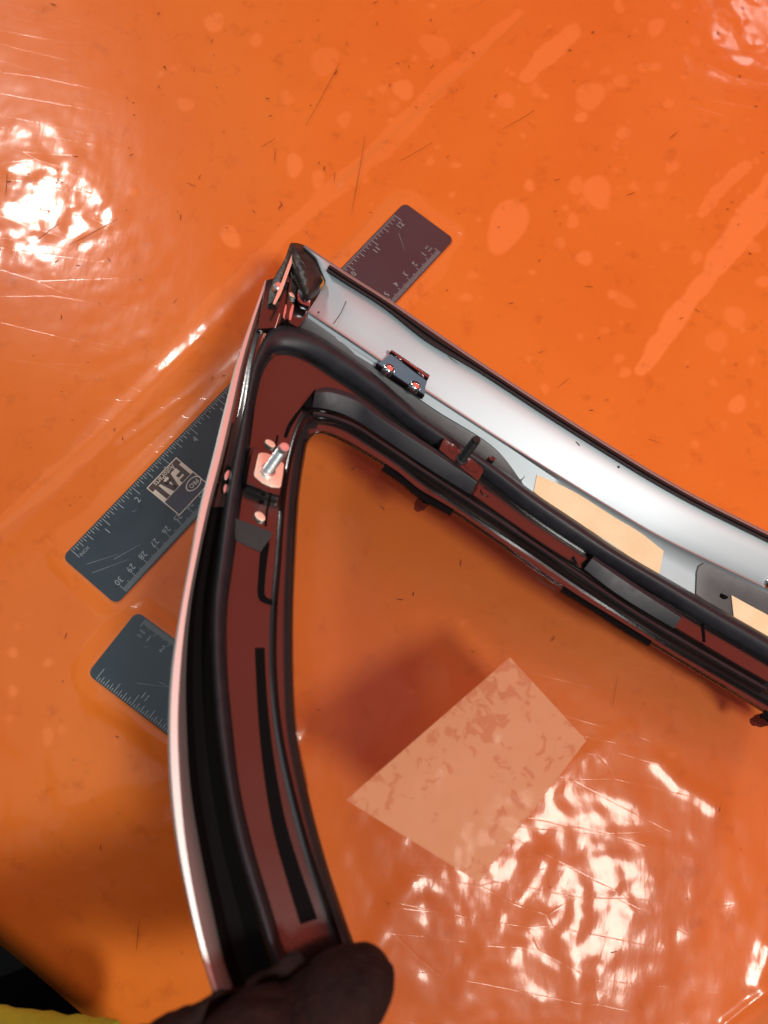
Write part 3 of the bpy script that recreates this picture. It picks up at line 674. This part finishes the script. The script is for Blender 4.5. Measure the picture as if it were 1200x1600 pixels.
for i in range(nn): Fs.append((nb0+i, nb0+(i+1) % nn, (i+1) % nn, i))
cap = link('corner_plug', mesh('corner_plug', V, Fs, 60), 'rust_brown', win)
slab('putty_dab', [(499,432),(503,431),(507,440),(505,447),(500,448),(497,441)], .98, .75, 'yellow_putty', cap, .0002)
slab('corner_wall', [(454,378),(459,384),(455,400),(446,425),(440,445),(431,470),(418,476),(419,456),(427,435),(437,418),(446,402)], .55, -.8, 'rust_brown', win, .0008, ws=[.8,.8,.7,.6,.5,.4,.2,.2,.3,.5,.7])
slab('corner_floor', [(416,437),(428,434),(445,440),(462,440),(475,470),(487,470),(480,494),(466,512),(445,500),(428,512),(402,514)], -.02, -.5, 'black_plastic', win, .0008)
slab('corner_web', [(456,405),(462,418),(466,440),(460,470),(452,498),(444,500),(448,470),(452,440)], .35, -.3, 'black_plastic', win, .0006)
strip('metal_blade', [(460,394),(452,415),(443,440),(436,458),(428,475)], [4.5,5,5.5,6,3.5], .85, 'plate_metal', win, 4, .05)
b0 = U(434, 451, .5); rod('corner_screw', b0-N*.003, b0+N*.003, [(0, .0028), (.005, .0028), (.006, .0018)], 'stud_metal', win)
slab('corner_clip', [(464,455),(468,448),(472,456),(487,467),(484,479),(470,474),(465,468)], .62, .2, 'dark_chrome', win, .0008)
slab('corner_clip', [(451,457),(456,456),(461,462),(460,465),(453,462)], .55, .3, 'plate_metal', win, .0004)
strip('metal_sliver', [(447,476),(445,488),(443,497)], [2, 3.5, 1.5], .42, 'stud_metal', win, 3, .03)
strip('metal_sliver', [(458,476),(455,488),(453,500)], [2.5, 5, 3], .42, 'stud_metal', win, 3, .03)
strip('moulding_seam', [(437,490),(432,506),(427,520)], 1.2, .02, 'plate_metal', win, 3, .02)

# glass
m = bpy.data.materials.new('window_glass'); m.use_nodes = True; nt = m.node_tree; nt.nodes.remove(nt.nodes['Principled BSDF']); MATS['window_glass'] = m
out = nt.nodes['Material Output']
tr = nt.nodes.new('ShaderNodeBsdfTransparent'); tr.inputs[0].default_value = (.93, .92, .90, 1)
gl = nt.nodes.new('ShaderNodeBsdfGlossy'); gl.inputs['Roughness'].default_value = .015
fr = thin_fresnel(nt, 1.52); ms = nt.nodes.new('ShaderNodeMixShader')
nt.links.new(fr.outputs[0], ms.inputs[0]); nt.links.new(tr.outputs[0], ms.inputs[1]); nt.links.new(gl.outputs[0], ms.inputs[2]); nt.links.new(ms.outputs[0], out.inputs['Surface'])
gin = catmull(mix(L2, GE, .35), 3)
far = [(1255, 1800), (900, 1900), (640, 1800)]
gpoly = [tuple(p[:2]) for p in gin]+far
slab('glass_pane', gpoly, -.64, -1.0, 'window_glass', win, 0)
# black ceramic frit with its scalloped dotted edge
def frit(pts, inner, n, mname='ceramic_tab'):
    P = catmull(pts, 10); T = np.gradient(P, axis=0); T /= np.linalg.norm(T, axis=1)[:, None]
    L = np.concatenate([[0], np.cumsum(np.linalg.norm(np.diff(P, axis=0), axis=1))]); q = np.linspace(0, L[-1], n*4+1)
    X = np.stack([np.interp(q, L, P[:, 0]), np.interp(q, L, P[:, 1])], 1); Tx = np.gradient(X, axis=0); Tx /= np.linalg.norm(Tx, axis=1)[:, None]
    nr = np.stack([-Tx[:, 1], Tx[:, 0]], 1)
    out_ = [tuple(x+nn_*(inner+1.3*math.sin(i*math.pi/2))) for i, (x, nn_) in enumerate(zip(X, nr))]
    top = [tuple(x-nn_*(3 if mname == 'ceramic_tab' else -.4)) for x, nn_ in zip(X, nr)]
    V = [U(*p, -.60) for p in top]+[U(*p, -.60) for p in out_]; k = len(top)
    link(mname, mesh(mname, V, [(i, i+1, k+i+1, k+i) for i in range(k-1)]), 'black_matte', win)
frit([(600,728),(630,748),(660,772),(708,799)], 8, 26)
frit([(880,917),(930,948),(970,974),(1018,1003)], 8, 34)
frit([(1193,1112),(1225,1130),(1260,1150)], 9, 12)
frit([tuple(p) for p in GE[4:14]], 1.5, 130, 'ceramic_edge'); frit([tuple(p) for p in GE[13:26]], 1.5, 150, 'ceramic_edge')
for (x, y) in ((666, 778), (1204, 1122)):
    b0 = U(x, y, -1.0); tp = b0-N*.013
    rod('locating_pin', b0, tp, [(0, .0036), (.009, .0034), (.0105, .0026), (.013, .0022)], 'black_matte', win, 14)
# sticker on the outer face of the glass, blotched where the adhesive took
m = bpy.data.materials.new('sticker_back'); m.use_nodes = True; nt = m.node_tree; b = nt.nodes['Principled BSDF']; MATS['sticker_back'] = m
tc = nt.nodes.new('ShaderNodeTexCoord'); n1 = nt.nodes.new('ShaderNodeTexNoise'); n1.inputs['Scale'].default_value = 130; n1.inputs['Detail'].default_value = 9; n1.inputs['Roughness'].default_value = .6; n1.inputs['Distortion'].default_value = .6
nt.links.new(tc.outputs['Object'], n1.inputs['Vector']); r1 = nt.nodes.new('ShaderNodeValToRGB')
r1.color_ramp.elements[0].position = .53; r1.color_ramp.elements[1].position = .56; r1.color_ramp.elements[0].color = (.88, .64, .40, 1); r1.color_ramp.elements[1].color = (.78, .46, .27, 1)
nt.links.new(n1.outputs['Fac'], r1.inputs[0]); nt.links.new(r1.outputs[0], b.inputs['Base Color']); b.inputs['Roughness'].default_value = .7
tbs = nt.nodes.new('ShaderNodeBsdfTranslucent'); nt.links.new(r1.outputs[0], tbs.inputs[0]); ms = nt.nodes.new('ShaderNodeMixShader'); ms.inputs[0].default_value = .35
n4 = nt.nodes.new('ShaderNodeTexNoise'); n4.inputs['Scale'].default_value = 22; nt.links.new(tc.outputs['Object'], n4.inputs['Vector'])
a4 = nt.nodes.new('ShaderNodeMath'); a4.operation = 'MULTIPLY_ADD'; a4.inputs[1].default_value = .55; nt.links.new(n4.outputs['Fac'], a4.inputs[0])
s4 = nt.nodes.new('ShaderNodeMath'); s4.operation = 'SUBTRACT'; s4.inputs[1].default_value = .275; nt.links.new(n1.outputs['Fac'], s4.inputs[0]); nt.links.new(s4.outputs[0], a4.inputs[2]); nt.links.new(a4.outputs[0], r1.inputs[0])
r1.color_ramp.elements[0].position = .53; r1.color_ramp.elements[1].position = .57
nt.links.new(b.outputs[0], ms.inputs[1]); nt.links.new(tbs.outputs[0], ms.inputs[2])
tp_ = nt.nodes.new('ShaderNodeBsdfTransparent'); m5 = nt.nodes.new('ShaderNodeMixShader'); m5.inputs[0].default_value = .34
nt.links.new(ms.outputs[0], m5.inputs[1]); nt.links.new(tp_.outputs[0], m5.inputs[2]); nt.links.new(m5.outputs[0], nt.nodes['Material Output'].inputs['Surface'])
slab('glass_sticker', [(797,1027),(916,1157),(748,1378),(541,1250)], -1.01, -1.03, 'sticker_back', win, 0)

# ================================================================== the person holding it
def skin_body(name, chains, material, parent, sub=2):
    """chains: list of [(point, radius)]; each first point may repeat an earlier point to branch there"""
    V = []; E_ = []; Rr = []; key = {}
    for ch in chains:
        prev = None
        for p, r in ch:
            kk = tuple(np.round(p, 5))
            if kk not in key: key[kk] = len(V); V.append(tuple(map(float, p))); Rr.append(r)
            i = key[kk]
            if prev is not None and prev != i: E_.append((prev, i))
            prev = i
    me = bpy.data.meshes.new(name); me.from_pydata(V, E_, [])
    ob = bpy.data.objects.new(name, me); COL.objects.link(ob)
    md = ob.modifiers.new('skin', 'SKIN'); md.use_smooth_shade = True; md.branch_smoothing = .4
    for i, sv in enumerate(me.skin_vertices[0].data): sv.radius = (Rr[i], Rr[i]); sv.use_root = (i == 0)
    ss = ob.modifiers.new('sub', 'SUBSURF'); ss.levels = sub; ss.render_levels = sub
    dg = bpy.context.evaluated_depsgraph_get(); me2 = bpy.data.meshes.new_from_object(ob.evaluated_get(dg)); bpy.data.objects.remove(ob); bpy.data.meshes.remove(me)
    me2.name = name; me2.shade_smooth(); me2.materials.clear()
    me2.update(); nrm = [v.normal.copy() for v in me2.vertices]
    for v, nn_ in zip(me2.vertices, nrm):                    # folds and creases
        c = v.co
        v.co = c+nn_*(.0013*noise.noise(c*75)-.0016*max(0, .45-abs(noise.noise(c*48+Vector((3, 1, 7)))*2.4))+.0004*noise.noise(c*260))
    return link(name, me2, material, parent)
# the photographer's head hangs over the table's near side and is mirrored in film and glass
hp = tab(618, 1228); hv = hp-CAM; hv /= np.linalg.norm(hv); hr = hv*np.array([1, 1, -1.]); HEAD = hp+hr*(.76/hr[2])
HIP = abp(.13, -.23, -.06); HIP0 = abp(.14, -.25, gz+.02)
person = empty('person', HIP0, 'person in dark clothes with a yellow-green cuff, hand gripping the window frame', 'person')
NECK = HEAD*.62+abp(.06, -.165, .30)*.38+np.array([0, 0, .02])
CHEST = abp(.06, -.165, .30)
sh = abp(-.10, -.16, .42); wr = U(190, 1760, .6); el = abp(-.09, -.21, .12)
pm = U(360, 1650, 1.0)
tb_ = U(470, 1650, 1.3); t1_ = U(535, 1556, 1.5); t2_ = U(572, 1540, 1.5); t3_ = U(592, 1560, 1.2)
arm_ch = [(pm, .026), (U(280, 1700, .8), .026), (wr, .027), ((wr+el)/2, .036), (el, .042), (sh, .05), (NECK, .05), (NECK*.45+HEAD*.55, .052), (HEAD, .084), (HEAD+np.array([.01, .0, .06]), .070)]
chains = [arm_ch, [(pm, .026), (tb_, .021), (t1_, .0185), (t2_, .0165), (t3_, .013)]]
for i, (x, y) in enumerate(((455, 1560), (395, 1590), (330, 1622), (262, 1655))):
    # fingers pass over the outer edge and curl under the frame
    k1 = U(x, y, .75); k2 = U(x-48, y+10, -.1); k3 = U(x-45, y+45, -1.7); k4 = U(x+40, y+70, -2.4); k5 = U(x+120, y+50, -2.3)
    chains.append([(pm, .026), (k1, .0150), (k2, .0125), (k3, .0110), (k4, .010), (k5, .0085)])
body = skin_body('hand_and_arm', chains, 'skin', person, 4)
skin_body('fingertip_body', [[(U(640, 1640, -2.2), .0095), (U(700, 1610, -1.9), .0092), (U(735, 1604, -1.7), .0078)]], 'skin', person) if False else None
# sleeve: dark jacket with a yellow-green cuff
def tube(name, pts, rad, material, parent, seg=28, fold=.0, seed=0):
    P = catmull(np.array(pts), 8); R_ = catmull(np.array([(r, 0, 0) for r in rad]), 8)[:, 0]; V = []; Fs = []
    for i, p in enumerate(P):
        t = P[min(i+1, len(P)-1)]-P[max(i-1, 0)]; t /= np.linalg.norm(t); x = np.cross(t, [0, 0, 1.]); x /= np.linalg.norm(x); y = np.cross(x, t)
        for s in range(seg):
            q = 2*math.pi*s/seg; rr = R_[i]*(1+fold*noise.noise((math.cos(q)*2+seed, math.sin(q)*2, i*.55)))
            V.append(p+(x*math.cos(q)+y*math.sin(q))*rr)
    for i in range(len(P)-1):
        for s in range(seg): Fs.append((i*seg+s, i*seg+(s+1) % seg, (i+1)*seg+(s+1) % seg, (i+1)*seg+s))
    return link(name, mesh(name, V, Fs, 80), material, parent)
c0 = tab(235, 1655, .02); c1 = tab(60, 1640, .01); c2 = tab(-90, 1620, .01)
tube('yellow_cuff', [tab(170, 1662, .06), tab(60, 1656, .06), tab(-60, 1650, .05), tab(-200, 1650, .04)], [.016, .0175, .020, .024], 'hi_vis', person, fold=.07, seed=3)
tube('jacket', [HIP0, HIP0*.5+HIP*.5, HIP, CHEST, NECK*.9+CHEST*.1, NECK], [.15, .16, .18, .17, .10, .055], 'dark_cloth', person, 40, .10, 1)
tube('sleeve', [sh, (sh+el)/2, el, el*.6+wr*.4], [.07, .06, .055, .045], 'dark_cloth', person, 28, .15, 2)
print('heights cm', {k: round(float(U(*v)[2]*100), 2) for k, v in dict(corner=(455, 380, -.8), right=(1300, 900, -.5), mid=(800, 640, -.5), side=(265, 1137, -1.2), bottom=(330, 1500, -1.2), glassr=(1255, 1500, -1), glassb=(900, 1600, -1)).items()})
